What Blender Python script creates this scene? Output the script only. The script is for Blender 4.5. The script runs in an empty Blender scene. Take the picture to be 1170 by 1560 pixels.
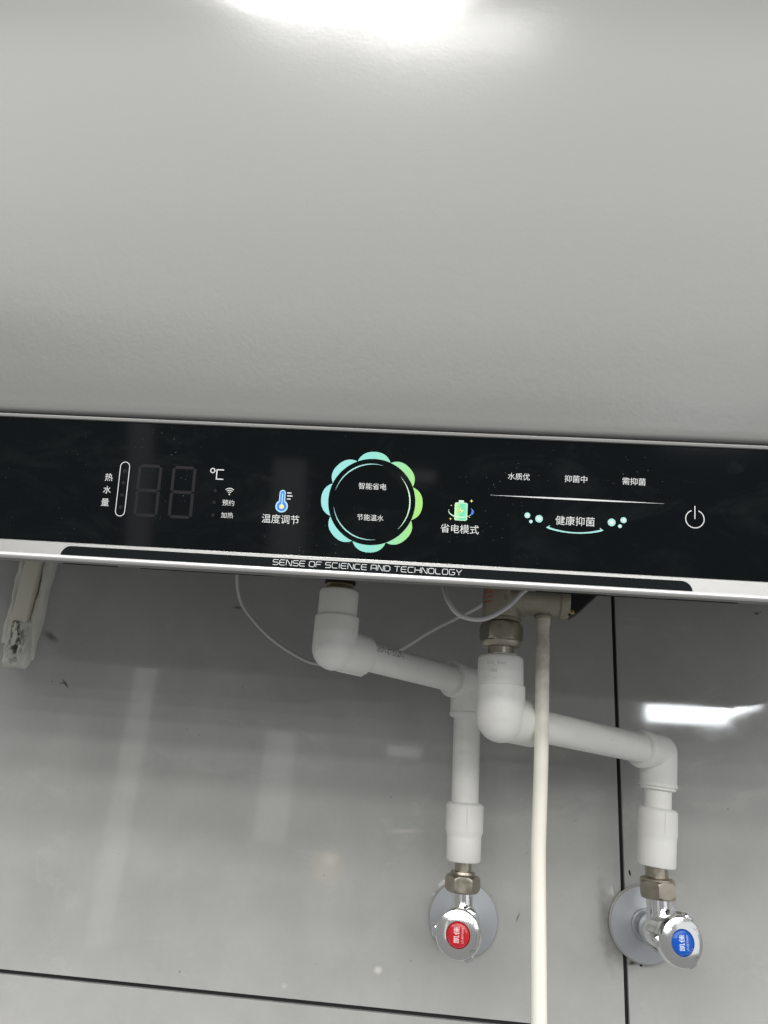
import bpy, bmesh, math, random
from mathutils import Vector, Matrix
random.seed(4)
SC = bpy.context.scene
COL = SC.collection
Z0 = 1.45                      # camera height above the floor; all z below are relative to it
def Vz(p): return Vector((p[0], p[1], p[2] + Z0))

# ------------------------------------------------------------------ camera
cam_d = bpy.data.cameras.new('camera')
cam = bpy.data.objects.new('camera', cam_d); COL.objects.link(cam)
cam_d.sensor_fit = 'AUTO'; cam_d.sensor_width = 36.0
cam_d.lens = 1085.0 / 1560.0 * 36.0
cam_d.clip_start = 0.01; cam_d.clip_end = 60
right = Vector((0.99602915, 0.05119748, 0.07283372))
down = Vector((0.05152452, 0.33566726, -0.94057042))
fwd = Vector((-0.07260273, 0.94058828, 0.33169646))
cam.matrix_world = Matrix(((right.x, -down.x, -fwd.x, 0.0), (right.y, -down.y, -fwd.y, -0.65),
                           (right.z, -down.z, -fwd.z, Z0), (0, 0, 0, 1)))
SC.camera = cam

# ------------------------------------------------------------------ light and exposure
world = bpy.data.worlds.new('World'); SC.world = world; world.use_nodes = True
bg = world.node_tree.nodes['Background']
bg.inputs[0].default_value = (1.0, 1.0, 0.965, 1); bg.inputs[1].default_value = 0.28
def area(name, loc, target, sx, sy, power, col=(1, 0.985, 0.96), roll=0.0):
    l = bpy.data.lights.new(name, 'AREA'); l.shape = 'RECTANGLE'; l.size = sx; l.size_y = sy
    l.energy = power; l.color = col
    o = bpy.data.objects.new(name, l); COL.objects.link(o); o.location = Vz(loc)
    d = Vector(target) - Vector(loc); o.rotation_euler = (d.to_track_quat('-Z', 'Y') @ Matrix.Rotation(roll, 3, 'Z').to_quaternion()).to_euler()
    return o
CEIL = 1.35
for (x, y, sx, sy, w) in ((-0.20, -0.55, 0.34, 0.12, 11), (-0.01, -0.80, 0.30, 0.05, 2.2)) + tuple((0.4, y, 6.0, 0.36, w) for y, w in ((-0.98, 19), (-1.3, 25), (-1.7, 34), (-2.3, 52), (-3.1, 66), (-4.0, 68), (-5.0, 70), (-6.1, 70), (-7.3, 70))):
    area('ceiling_lamp', (x, y, CEIL), (x, y, 0), sx, sy, w)
area('window_light', (3.31, -9.0, 0.87), (0.2, 0, 0.2), 0.95, 0.22, 24, (0.93, 0.97, 1.0))
area('window_light', (3.99, -9.0, 1.00), (0.2, 0, 0.2), 0.50, 0.15, 8.5, (0.93, 0.97, 1.0), math.radians(22))
area('doorway_light', (-2.62, -6.0, -0.45), (-0.2, 0, -0.2), 0.20, 2.3, 1.5)
area('doorway_light', (-1.28, -6.0, -0.25), (-0.2, 0, -0.1), 0.28, 0.9, 0.9)
area('side_window', (3.2, -2.4, -0.25), (0.2, 0, -0.1), 2.4, 2.3, 10, (0.97, 0.98, 1.0))
area('far_lamp', (-0.17, -6.0, 0.11), (0, 0, 0.1), 0.30, 0.09, 0.15)
vs = SC.view_settings
vs.view_transform = 'Standard'; vs.look = 'None'; vs.exposure = 0.0; vs.gamma = 1.0; vs.use_curve_mapping = False

# ------------------------------------------------------------------ materials
MATS = {}
def mat(name, col, rough=0.5, metal=0.0, **kw):
    m = bpy.data.materials.new(name); m.use_nodes = True
    b = m.node_tree.nodes['Principled BSDF']
    b.inputs['Base Color'].default_value = (*col, 1); b.inputs['Roughness'].default_value = rough
    b.inputs['Metallic'].default_value = metal
    for k, v in kw.items(): b.inputs[k].default_value = v
    MATS[name] = m
    return m
class NT:
    def __init__(s, m): s.t = m.node_tree; s.b = s.t.nodes['Principled BSDF']; s.co = None
    def n(s, typ, **kw):
        nd = s.t.nodes.new(typ)
        for k, v in kw.items():
            if k in nd.inputs.keys(): nd.inputs[k].default_value = v
            else: setattr(nd, k, v)
        return nd
    def l(s, a, b): s.t.links.new(a, b)
    def coord(s):
        if not s.co: s.co = s.n('ShaderNodeTexCoord').outputs['Object']
        return s.co
    def mapped(s, scale):
        mp = s.n('ShaderNodeMapping'); mp.inputs['Scale'].default_value = scale
        s.l(s.coord(), mp.inputs['Vector']); return mp.outputs[0]
    def noise(s, scale, detail=4, rough=0.55, vec=None, dist=0.0):
        nd = s.n('ShaderNodeTexNoise', Scale=scale, Detail=detail, Roughness=rough, Distortion=dist)
        s.l(vec or s.coord(), nd.inputs['Vector']); return nd.outputs['Fac']
    def ramp(s, fac, stops):
        r = s.n('ShaderNodeValToRGB'); e = r.color_ramp.elements
        while len(e) < len(stops): e.new(0.5)
        for q, (p, c) in zip(e, stops):
            q.position = p; q.color = (*c, 1) if not isinstance(c, (int, float)) else (c, c, c, 1)
        s.l(fac, r.inputs[0]); return r.outputs['Color']
    def mix(s, fac, a, b):
        m = s.n('ShaderNodeMix', data_type='RGBA')
        for sock, v in ((0, fac), (6, a), (7, b)):
            if isinstance(v, (int, float)): m.inputs[sock].default_value = v
            elif isinstance(v, tuple): m.inputs[sock].default_value = (*v, 1)
            else: s.l(v, m.inputs[sock])
        return m.outputs[2]
    def math(s, op, a, b=None, clamp=False):
        m = s.n('ShaderNodeMath', operation=op, use_clamp=clamp)
        for i, v in enumerate((a, b)):
            if v is None: continue
            if isinstance(v, (int, float)): m.inputs[i].default_value = v
            else: s.l(v, m.inputs[i])
        return m.outputs[0]
    def bump(s, h, strength, dist=0.001):
        b = s.n('ShaderNodeBump', Strength=strength, Distance=dist); s.l(h, b.inputs['Height'])
        s.l(b.outputs[0], s.b.inputs['Normal'])
    def spot(s, centre, rx, rz, edge=0.3, ang=0.0, wob=0.0, wscale=60):
        """soft elliptical patch of colour at a place on the wall (object coords x,z) -> 0..1"""
        sp = s.n('ShaderNodeSeparateXYZ'); s.l(s.coord(), sp.inputs[0])
        x = s.math('SUBTRACT', sp.outputs[0], centre[0]); z = s.math('SUBTRACT', sp.outputs[2], centre[1])
        ca, sa = math.cos(ang), math.sin(ang)
        u = s.math('ADD', s.math('MULTIPLY', x, ca / rx), s.math('MULTIPLY', z, sa / rx))
        v = s.math('ADD', s.math('MULTIPLY', x, -sa / rz), s.math('MULTIPLY', z, ca / rz))
        d = s.math('SQRT', s.math('ADD', s.math('MULTIPLY', u, u), s.math('MULTIPLY', v, v)))
        if wob: d = s.math('ADD', d, s.math('MULTIPLY', s.math('SUBTRACT', s.noise(wscale, 4), 0.5), wob))
        mr = s.n('ShaderNodeMapRange'); mr.inputs[1].default_value = 1 + edge; mr.inputs[2].default_value = 1 - edge
        s.l(d, mr.inputs[0]); return mr.outputs[0]

def build_materials():
    # heater shell: pearl-white powder coat with fine orange peel
    m = mat('shell', (0.198, 0.201, 0.194), 0.27, **{'Specular IOR Level': 0.32}); t = NT(m)
    t.bump(t.math('ADD', t.noise(420, 3), t.math('MULTIPLY', t.noise(110, 2), 1.4)), 0.09, 0.0007)
    m = mat('tray', (0.20, 0.20, 0.195), 0.5)
    mat('slot', (0.015, 0.015, 0.015), 0.7)
    mat('bezel', (0.27, 0.27, 0.265), 0.4)
    m = mat('glass', (0.0032, 0.0048, 0.0056), 0.07, **{'Specular IOR Level': 0.15}); t = NT(m)
    v = t.n('ShaderNodeTexVoronoi', Scale=330.0); t.l(t.coord(), v.inputs['Vector'])
    dust = t.math('MULTIPLY', t.math('LESS_THAN', v.outputs['Distance'], 0.075), t.ramp(t.noise(22, 3), [(0.52, 0.0), (0.68, 1.0)]))
    smear = t.ramp(t.noise(14, 6, 0.7, t.mapped((1, 1, 2.2)), 1.2), [(0.5, 0.0), (0.85, 1.0)])
    c = t.mix(smear, (0.0028, 0.0042, 0.005), (0.0095, 0.0115, 0.0125))
    t.l(t.mix(t.math('MULTIPLY', dust, 0.35), c, (0.35, 0.36, 0.36)), t.b.inputs['Base Color'])
    t.l(t.ramp(smear, [(0.0, 0.06), (1.0, 0.22)]), t.b.inputs['Roughness'])
    mat('inset', (0.006, 0.008, 0.009), 0.4, **{'Specular IOR Level': 0.03})
    m = mat('silver', (0.31, 0.31, 0.305), 0.40, 0.9)
    mat('lip', (0.56, 0.555, 0.55), 0.30, 0.4)
    mat('print_white', (0.64, 0.66, 0.66), 0.55)
    mat('print_silver', (0.58, 0.60, 0.61), 0.5)
    mat('segment', (0.0115, 0.0115, 0.0135), 0.5, **{'Specular IOR Level': 0.2})
    mat('print_teal', (0.33, 0.64, 0.62), 0.5)
    m = mat('print_flower', (0.4, 0.8, 0.7), 0.5); t = NT(m)
    sp = t.n('ShaderNodeSeparateXYZ'); t.l(t.coord(), sp.inputs[0])
    w = t.math('ADD', t.math('MULTIPLY', sp.outputs[0], 17.5), 0.5)
    t.l(t.ramp(w, [(0.0, (0.27, 0.62, 0.62)), (0.5, (0.22, 0.60, 0.53)), (0.82, (0.27, 0.62, 0.27)), (1.0, (0.33, 0.64, 0.13))]), t.b.inputs['Base Color'])
    mat('print_blue', (0.05, 0.19, 0.72), 0.5); mat('print_sky', (0.36, 0.66, 0.85), 0.5); mat('print_yellow', (0.80, 0.72, 0.25), 0.5)
    m = mat('print_battery', (0.2, 0.7, 0.35), 0.5); t = NT(m)
    sp = t.n('ShaderNodeSeparateXYZ'); t.l(t.coord(), sp.inputs[0])
    w = t.math('ADD', t.math('MULTIPLY', sp.outputs[0], 140.0), 0.5)
    t.l(t.ramp(w, [(0.0, (0.48, 0.76, 0.24)), (0.55, (0.13, 0.58, 0.36)), (1.0, (0.22, 0.68, 0.44))]), t.b.inputs['Base Color'])
    mat('print_mint', (0.55, 0.82, 0.62), 0.5)
    # wall
    m = mat('tile', (0.30, 0.30, 0.29), 0.08); t = NT(m)
    big = t.noise(3.2, 7, 0.62, None, 0.7); mid = t.noise(17, 6, 0.6); fine = t.noise(260, 3)
    c = t.ramp(big, [(0.25, (0.37, 0.375, 0.367)), (0.5, (0.43, 0.433, 0.423)), (0.78, (0.50, 0.50, 0.487))])
    c = t.mix(t.ramp(mid, [(0.35, 0.0), (0.75, 0.6)]), c, (0.33, 0.334, 0.325))
    c = t.mix(t.math('MULTIPLY', fine, 0.16), c, (0.55, 0.55, 0.53))
    wisp = t.ramp(t.noise(7, 8, 0.68, t.mapped((1, 1, 2.6)), 2.2), [(0.57, 0.0), (0.64, 0.30), (0.71, 0.0)])
    c = t.mix(wisp, c, (0.52, 0.52, 0.505))
    v = t.n('ShaderNodeTexVoronoi', Scale=60.0); t.l(t.coord(), v.inputs['Vector'])
    sk = t.math('MULTIPLY', t.math('LESS_THAN', v.outputs['Distance'], 0.045), t.ramp(t.noise(11, 2), [(0.5, 0.0), (0.6, 1.0)]))
    c = t.mix(t.math('MULTIPLY', sk, 0.6), c, (0.10, 0.095, 0.085))
    # grime round the cold plate, the small chips, the hair and the pale spots
    for (cx, cz, rx, rz, ed, an, wb, col, k) in (
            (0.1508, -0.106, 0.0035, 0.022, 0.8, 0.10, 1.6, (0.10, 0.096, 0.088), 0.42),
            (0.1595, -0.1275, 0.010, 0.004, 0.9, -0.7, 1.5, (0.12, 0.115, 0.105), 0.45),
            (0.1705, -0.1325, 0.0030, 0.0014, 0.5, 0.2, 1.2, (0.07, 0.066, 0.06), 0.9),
            (0.1772, -0.1333, 0.0011, 0.0011, 0.3, 0, 0.3, (0.01, 0.01, 0.01), 1.0),
            (0.1712, -0.0690, 0.0008, 0.0024, 0.3, 0.2, 0.4, (0.012, 0.012, 0.012), 1.0),
            (-0.329, 0.047, 0.0045, 0.0008, 0.5, -0.75, 0.7, (0.05, 0.045, 0.04), 0.9),
            (-0.332, 0.0475, 0.0022, 0.0006, 0.5, 0.1, 0.6, (0.06, 0.055, 0.05), 0.8),
            (-0.353, 0.089, 0.0070, 0.0024, 0.7, -0.5, 0.8, (0.13, 0.12, 0.10), 0.8),
            (0.292, 0.151, 0.0022, 0.0010, 0.6, 0, 1.2, (0.07, 0.066, 0.06), 0.8),
            (-0.180, 0.127, 0.0035, 0.0012, 0.7, 0, 1.6, (0.08, 0.076, 0.07), 0.75),
            (0.082, -0.108, 0.0005, 0.0030, 0.6, -0.4, 0.6, (0.08, 0.076, 0.07), 0.8),
            (-0.075, -0.083, 0.0115, 0.0115, 0.55, 0, 1.1, (0.56, 0.53, 0.46), 0.5),
            (-0.073, -0.078, 0.0050, 0.0040, 0.7, 0, 1.3, (0.66, 0.63, 0.54), 0.55),
            (-0.027, -0.154, 0.0027, 0.0025, 0.5, 0, 0.9, (0.72, 0.71, 0.67), 0.85),
            (-0.012, -0.052, 0.010, 0.0012, 0.8, 0.1, 1.0, (0.62, 0.61, 0.58), 0.6),
            (-0.100, -0.171, 0.0018, 0.0014, 0.7, 0, 1.2, (0.64, 0.62, 0.56), 0.5)):
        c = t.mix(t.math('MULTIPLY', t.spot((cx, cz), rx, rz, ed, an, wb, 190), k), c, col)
    t.l(c, t.b.inputs['Base Color'])
    t.l(t.math('ADD', t.ramp(t.noise(26, 6, 0.65), [(0.35, 0.03), (0.75, 0.075)]), t.math('MULTIPLY', t.ramp(t.noise(330, 3, 0.6, t.mapped((1, 1, 0.5))), [(0.5, 0.0), (0.62, 1.0)]), 0.014)), t.b.inputs['Roughness'])
    t.bump(t.noise(5.5, 2), 0.02, 0.004)
    mat('joint', (0.006, 0.006, 0.006), 0.6)
    # pipes and fittings
    m = mat('ppr', (0.76, 0.76, 0.735), 0.42); t = NT(m)
    gr = t.ramp(t.noise(60, 7, 0.7), [(0.55, 0.0), (0.82, 0.40)])
    c = t.mix(gr, (0.85, 0.85, 0.825), (0.62, 0.60, 0.53))
    v = t.n('ShaderNodeTexVoronoi', Scale=170.0); t.l(t.coord(), v.inputs['Vector'])
    sk = t.math('MULTIPLY', t.math('LESS_THAN', v.outputs['Distance'], 0.09), t.ramp(t.noise(31, 2), [(0.55, 0.0), (0.62, 1.0)]))
    t.l(t.mix(t.math('MULTIPLY', sk, 0.22), c, (0.16, 0.14, 0.11)), t.b.inputs['Base Color'])
    t.bump(t.noise(500, 3), 0.10, 0.0006)
    mat('ppr_mark', (0.62, 0.62, 0.59), 0.5); mat('ink', (0.07, 0.075, 0.07), 0.6)
    m = mat('nickel', (0.56, 0.52, 0.44), 0.34, 1.0); t = NT(m)
    t.l(t.mix(t.noise(120, 5), (0.34, 0.31, 0.25), (0.52, 0.48, 0.41)), t.b.inputs['Base Color'])
    t.l(t.ramp(t.noise(200, 4), [(0.3, 0.26), (0.7, 0.46)]), t.b.inputs['Roughness'])
    m = mat('cast', (0.27, 0.245, 0.20), 0.55, 0.8); t = NT(m)
    t.l(t.mix(t.noise(700, 3), (0.27, 0.25, 0.205), (0.40, 0.375, 0.31)), t.b.inputs['Base Color'])
    t.bump(t.noise(900, 3), 0.5, 0.0005)
    m = mat('steel_stub', (0.36, 0.32, 0.24), 0.33, 1.0)
    m = mat('chrome', (0.83, 0.84, 0.85), 0.06, 1.0); t = NT(m)
    t.l(t.ramp(t.noise(90, 5), [(0.4, 0.11), (0.8, 0.17)]), t.b.inputs['Roughness'])
    m = mat('plate', (0.40, 0.42, 0.45), 0.40, 0.35); t = NT(m)
    t.l(t.math('ADD', t.math('MULTIPLY', t.noise(40, 3), 0.10), 0.36), t.b.inputs['Roughness'])
    mat('plate_rim', (0.46, 0.44, 0.40), 0.5, 0.3)
    mat('engrave_pale', (0.85, 0.85, 0.84), 0.3, 0.6); mat('engrave_dark', (0.20, 0.20, 0.195), 0.4, 0.6)
    mat('button_red', (0.52, 0.018, 0.028), 0.14); mat('button_blue', (0.004, 0.095, 0.50), 0.14)
    mat('print_pink', (0.85, 0.62, 0.62), 0.5); mat('print_paleblue', (0.60, 0.70, 0.90), 0.5)
    mat('rubber', (0.012, 0.012, 0.013), 0.5)
    mat('lever', (0.008, 0.009, 0.010), 0.42)
    mat('brass', (0.62, 0.47, 0.20), 0.3, 1.0)
    mat('ink_red', (0.55, 0.04, 0.03), 0.6)
    m = mat('hose', (0.84, 0.82, 0.72), 0.38); t = NT(m)
    sp = t.n('ShaderNodeSeparateXYZ'); t.l(t.coord(), sp.inputs[0])
    top = t.n('ShaderNodeMapRange'); top.inputs[1].default_value = 0.28; top.inputs[2].default_value = 0.36; t.l(sp.outputs[2], top.inputs[0])
    g = t.math('MULTIPLY', top.outputs[0], t.ramp(t.noise(70, 6, 0.65), [(0.38, 0.15), (0.66, 0.85)]))
    t.l(t.mix(g, (0.84, 0.82, 0.735), (0.36, 0.33, 0.25)), t.b.inputs['Base Color'])
    t.b.inputs['Subsurface Weight'].default_value = 0.15; t.b.inputs['Subsurface Radius'].default_value = (0.004, 0.003, 0.002)
    mat('cable', (0.62, 0.63, 0.64), 0.4)
    # old trunking smeared with caulk
    mat('trunk', (0.72, 0.70, 0.61), 0.5)
    m = mat('caulk', (0.60, 0.60, 0.56), 0.4); t = NT(m)
    a = t.math('MULTIPLY', t.ramp(t.noise(210, 6, 0.75, t.mapped((1, 1, 0.4)), 0.6), [(0.47, 0.0), (0.55, 1.0)]),
               t.math('MAXIMUM', t.spot((0.0005, 0.0255), 0.0075, 0.020, 0.5, 0.12, 0.7, 130), t.spot((-0.002, 0.042), 0.006, 0.009, 0.5, 0, 0.7, 130)))
    c = t.mix(t.noise(80, 6), (0.62, 0.61, 0.56), (0.80, 0.80, 0.76))
    t.l(t.mix(a, c, (0.03, 0.033, 0.035)), t.b.inputs['Base Color'])
    t.bump(t.noise(120, 5), 0.35, 0.0015)
build_materials()

# ------------------------------------------------------------------ object helpers
def tag(o, label, cat, group=None):
    o['label'] = label; o['category'] = cat
    if group: o['group'] = group
    return o
def thing(name, at, label, cat, group=None):
    o = bpy.data.objects.new(name, None); COL.objects.link(o); o.location = Vz(at)
    o.empty_display_size = 0.02; o['_o'] = list(at)
    return tag(o, label, cat, group)
def origin(o):
    return Vector(o['_o']) if o is not None and '_o' in o else Vector((0, 0, 0))
def obj(name, geo, m, parent=None, at=None, smooth=True, angle=35):
    """geo = (verts, faces) in scene coordinates (z relative to the camera height); origin at `at`."""
    vs_, fs = geo
    po = origin(parent)
    at = Vector(at) if at is not None else (po if parent is not None else Vector((0, 0, 0)))
    me = bpy.data.meshes.new(name)
    me.from_pydata([tuple(Vector(v) - at) for v in vs_], [], fs); me.update()
    me.materials.append(MATS[m])
    bm = bmesh.new(); bm.from_mesh(me); bmesh.ops.recalc_face_normals(bm, faces=bm.faces); bm.to_mesh(me); bm.free()
    if smooth:
        me.polygons.foreach_set('use_smooth', [True] * len(me.polygons))
        me.set_sharp_from_angle(angle=math.radians(angle))
    o = bpy.data.objects.new(name, me); COL.objects.link(o); o['_o'] = list(at)
    if parent is not None:
        o.parent = parent; o.location = at - po
    else: o.location = Vz(at)
    return o
def frame(d):
    d = Vector(d).normalized(); a = Vector((0, 0, 1)) if abs(d.z) < 0.9 else Vector((0, -1, 0))
    u = d.cross(a).normalized(); return d, u, d.cross(u).normalized()
def join(*gs):
    V, F = [], []
    for v, f in gs:
        k = len(V); V += list(v); F += [tuple(i + k for i in q) for q in f]
    return V, F
def lathe(a, d, prof, n=40, cap=True):
    d, u, w = frame(d); a = Vector(a); V, F = [], []
    for r, h in prof:
        for i in range(n):
            t = 2 * math.pi * i / n; V.append(a + d * h + (u * math.cos(t) + w * math.sin(t)) * r)
    for k in range(len(prof) - 1):
        for i in range(n):
            j = (i + 1) % n; F.append((k * n + i, k * n + j, (k + 1) * n + j, (k + 1) * n + i))
    if cap:
        F.append(tuple(range(n))[::-1]); F.append(tuple(range((len(prof) - 1) * n, len(prof) * n)))
    return V, F
def rod(a, b, r, ch=0.0006, n=36):
    a, b = Vector(a), Vector(b); L = (b - a).length
    return lathe(a, b - a, [(r - ch, 0), (r, ch), (r, L - ch), (r - ch, L)], n)
def tube(path, rad, n=20):
    P = [Vector(p) for p in path]; V, F = [], []
    T = [(P[min(i + 1, len(P) - 1)] - P[max(i - 1, 0)]).normalized() for i in range(len(P))]
    d, u, w = frame(T[0])
    for i, p in enumerate(P):
        u = (u - T[i] * u.dot(T[i])).normalized(); w = T[i].cross(u)
        r = rad[i] if isinstance(rad, (list, tuple)) else rad
        for k in range(n):
            t = 2 * math.pi * k / n; V.append(p + (u * math.cos(t) + w * math.sin(t)) * r)
    for i in range(len(P) - 1):
        for k in range(n):
            j = (k + 1) % n; F.append((i * n + k, i * n + j, (i + 1) * n + j, (i + 1) * n + k))
    F.append(tuple(range(n))[::-1]); F.append(tuple(range((len(P) - 1) * n, len(P) * n)))
    return V, F
def spline(pts, per=8):
    P = [Vector(p) for p in pts]; P = [P[0] * 2 - P[1]] + P + [P[-1] * 2 - P[-2]]; out = []
    for i in range(1, len(P) - 2):
        for k in range(per):
            t = k / per; a, b, c, d = P[i - 1], P[i], P[i + 1], P[i + 2]
            out.append(0.5 * (2 * b + (c - a) * t + (2 * a - 5 * b + 4 * c - d) * t * t + (3 * b - a - 3 * c + d) * t ** 3))
    return out + [P[-2]]
def bend(a, c, b, R, n=14):
    """path a -> corner c -> b, the corner rounded with radius R"""
    a, c, b = Vector(a), Vector(c), Vector(b); d1 = (a - c).normalized(); d2 = (b - c).normalized()
    th = d1.angle(d2); L = min(R / math.tan(th / 2), (a - c).length * 0.98, (b - c).length * 0.98); R = L * math.tan(th / 2)
    o = c + (d1 + d2).normalized() * (R / math.sin(th / 2)); s = c + d1 * L; e = c + d2 * L
    v1 = (s - o); ax = v1.cross(e - o).normalized(); tot = v1.angle(e - o)
    arc = [o + Matrix.Rotation(tot * i / n, 3, ax) @ v1 for i in range(n + 1)]
    return [a] + arc + [b]
def hexnut(a, d, rc, h, rot=0.0, n=60):
    """hexagon nut with the corners chamfered round, as real nuts are"""
    d, u, w = frame(d); a = Vector(a); V, F = [], []; ra = rc * math.cos(math.pi / 6)
    def rr(t):
        q = ((t - rot + math.pi / 6) % (math.pi / 3)) - math.pi / 6; return ra / math.cos(q)
    e = rc - ra; steps = [(0, ra - 0.0010), (0.0004, ra - 0.0002), (0.0008, ra + e * 0.2), (0.0013, ra + e * 0.45), (0.0019, ra + e * 0.7), (0.0027, ra + e * 0.9), (0.0036, rc)]
    hs = [q[0] for q in steps] + [h - q[0] for q in steps[::-1]]; lim = [q[1] for q in steps] + [q[1] for q in steps[::-1]]
    for hh, lm in zip(hs, lim):
        for i in range(n):
            t = rot + 2 * math.pi * i / n; r = min(rr(t), lm); V.append(a + d * hh + (u * math.cos(t) + w * math.sin(t)) * r)
    for k in range(len(hs) - 1):
        for i in range(n):
            j = (i + 1) % n; F.append((k * n + i, k * n + j, (k + 1) * n + j, (k + 1) * n + i))
    F.append(tuple(range(n))[::-1]); F.append(tuple(range((len(hs) - 1) * n, len(hs) * n)))
    return V, F
def bbox(lo, hi, ch=0.0004):
    """box with chamfered edges"""
    bm = bmesh.new(); bmesh.ops.create_cube(bm, size=1)
    for v in bm.verts: v.co = Vector([(lo[i] + hi[i]) / 2 + v.co[i] * (hi[i] - lo[i]) for i in range(3)])
    if ch: bmesh.ops.bevel(bm, geom=bm.edges[:], offset=ch, segments=2, affect='EDGES', profile=0.5)
    bm.verts.index_update(); r = ([v.co.copy() for v in bm.verts], [tuple(v.index for v in f.verts) for f in bm.faces]); bm.free()
    return r
def prism(poly3, off):
    """flat outline (list of 3D points) given a thickness along vector off"""
    n = len(poly3); off = Vector(off); V = [Vector(p) for p in poly3] + [Vector(p) + off for p in poly3]
    return V, [tuple(range(n)), tuple(range(n, 2 * n))[::-1]] + [(i, (i + 1) % n, n + (i + 1) % n, n + i) for i in range(n)]

# ================================================================== THE SETTING: tiled wall
wall = obj('wall', bbox((-1.5, 0.0035, -1.3), (1.3, 0.12, 1.5), 0), 'joint', None, (0, 0.0035, 0), smooth=False)
wall['kind'] = 'structure'
GX = [-1.4347, -0.6347, 0.1653, 0.9653]; GZ = [-0.981, -0.181, 0.619, 1.419]; G = 0.0016
for i in range(3):
    for k in range(3):
        obj('tile', bbox((GX[i] + G, 0.0, GZ[k] + G), (GX[i + 1] - G, 0.009, GZ[k + 1] - G), 0.0005), 'tile', wall, (0, 0, 0), smooth=False)

# ================================================================== WATER HEATER
HX0, HX1 = -0.475, 0.405
H = thing('water_heater', (0.0, -0.15, 0.0937), 'large off-white wall-mounted storage water heater with black control panel above the pipes', 'water heater')
def sweep_x(prof, xs, closed=True, caps=True):
    """profile [(y,z)] along x; xs = [(x, inset)] shrinks the profile towards its centre near the ends"""
    cy = sum(p[0] for p in prof) / len(prof); cz = sum(p[1] for p in prof) / len(prof); n = len(prof); V, F = [], []
    for x, s in xs:
        for (y, z) in prof: V.append(Vector((x, cy + (y - cy) * s, cz + (z - cz) * s)))
    for k in range(len(xs) - 1):
        for i in range(n if closed else n - 1):
            j = (i + 1) % n; F.append((k * n + i, k * n + j, (k + 1) * n + j, (k + 1) * n + i))
    if caps and closed:
        F.append(tuple(range(n))[::-1]); F.append(tuple(range((len(xs) - 1) * n, len(xs) * n)))
    return V, F
def catmull2(pts, per=6): return [(p.x, p.y) for p in spline([(a, b, 0) for a, b in pts], per)]
ENDS = [(HX0, 0.80), (HX0 + 0.004, 0.88), (HX0 + 0.012, 0.94), (HX0 + 0.026, 0.985), (HX0 + 0.045, 1.0),
        (HX1 - 0.045, 1.0), (HX1 - 0.026, 0.985), (HX1 - 0.012, 0.94), (HX1 - 0.004, 0.88), (HX1, 0.80)]
MIDS = [ENDS[4], ENDS[5]]
front = catmull2([(-0.2893, 0.1810), (-0.2945, 0.205), (-0.3012, 0.245), (-0.3065, 0.295), (-0.3092, 0.345), (-0.3100, 0.400),
                  (-0.3082, 0.455), (-0.3030, 0.505), (-0.290, 0.550), (-0.262, 0.588), (-0.215, 0.610), (-0.15, 0.618)])
shell_prof = [(-0.2600, 0.1795), (-0.2866, 0.1786), (-0.2880, 0.1789), (-0.2888, 0.1797)] + front + [(-0.03, 0.618), (-0.012, 0.60), (-0.012, 0.1795)]
obj('shell', sweep_x(shell_prof, ENDS), 'shell', H, angle=40)
# bottom tray: rises towards the wall
tray_prof = [(-0.2700, 0.0950), (-0.262, 0.0962), (-0.25, 0.0985), (-0.2, 0.1104), (-0.15, 0.1226), (-0.11, 0.1332), (-0.08, 0.144),
             (-0.05, 0.163), (-0.03, 0.1785), (-0.262, 0.1785), (-0.2845, 0.1752), (-0.2708, 0.1050)]
obj('bottom_tray', sweep_x(tray_prof, ENDS), 'tray', H, angle=30)
def under(y):
    pr = tray_prof[:9]
    for (a, b), (c, d) in zip(pr, pr[1:]):
        if a <= y <= c: return b + (d - b) * (y - a) / (c - a)
for x0, x1, y0, y1 in ((-0.225, -0.19, -0.245, -0.238), (-0.200, -0.168, -0.190, -0.183), (-0.185, -0.118, -0.152, -0.128),
                       (0.080, 0.116, -0.205, -0.197), (0.100, 0.155, -0.215, -0.207), (0.138, 0.178, -0.235, -0.228), (0.06, 0.1, -0.245, -0.239)):
    z0, z1 = under(y0) - 0.0006, under(y1) - 0.0006
    pts = [(x0 + 0.004, y0, z0), (x1 - 0.004, y0, z0), (x1, (y0 + y1) / 2, (z0 + z1) / 2), (x1 - 0.004, y1, z1), (x0 + 0.004, y1, z1), (x0, (y0 + y1) / 2, (z0 + z1) / 2)]
    obj('vent_slot', prism(pts, (0, 0, 0.003)), 'slot', H, smooth=False)
for x in (-0.28, 0.28):
    obj('wall_bracket', bbox((x - 0.03, -0.02, 0.30), (x + 0.03, -0.0002, 0.55), 0.001), 'nickel', H)
# control panel: glass leaning 11.5 degrees forward, in a pale bezel
P0 = Vector((0, -0.272, 0.105)); PU = Vector((0, -0.1983, 0.98013)).normalized(); PR = Vector((1, 0, 0)); PN = PR.cross(PU)
def pan(s, t, h=0.0): return P0 + PR * (s / 1000) + PU * (t / 1000) + PN * (h / 1000)
def pan_prof(ts): return [(pan(0, t, h).y, pan(0, t, h).z) for t, h in ts]
PX = [(HX0 + 0.03, 1.0), (HX1 - 0.03, 1.0)]
obj('bezel', sweep_x(pan_prof([(71.9, -3.0), (71.9, 0.1), (72.3, 0.7), (73.4, 0.9), (74.0, 0.5), (74.1, -3.0)]), PX), 'bezel', H)
panel = obj('control_panel', sweep_x(pan_prof([(0.1, -2.5), (0.1, -0.25), (0.35, 0.0), (71.3, 0.0), (71.6, -0.25), (71.6, -2.5)]), PX), 'glass', H, pan(-36, 32.4, 0), angle=20)
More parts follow.
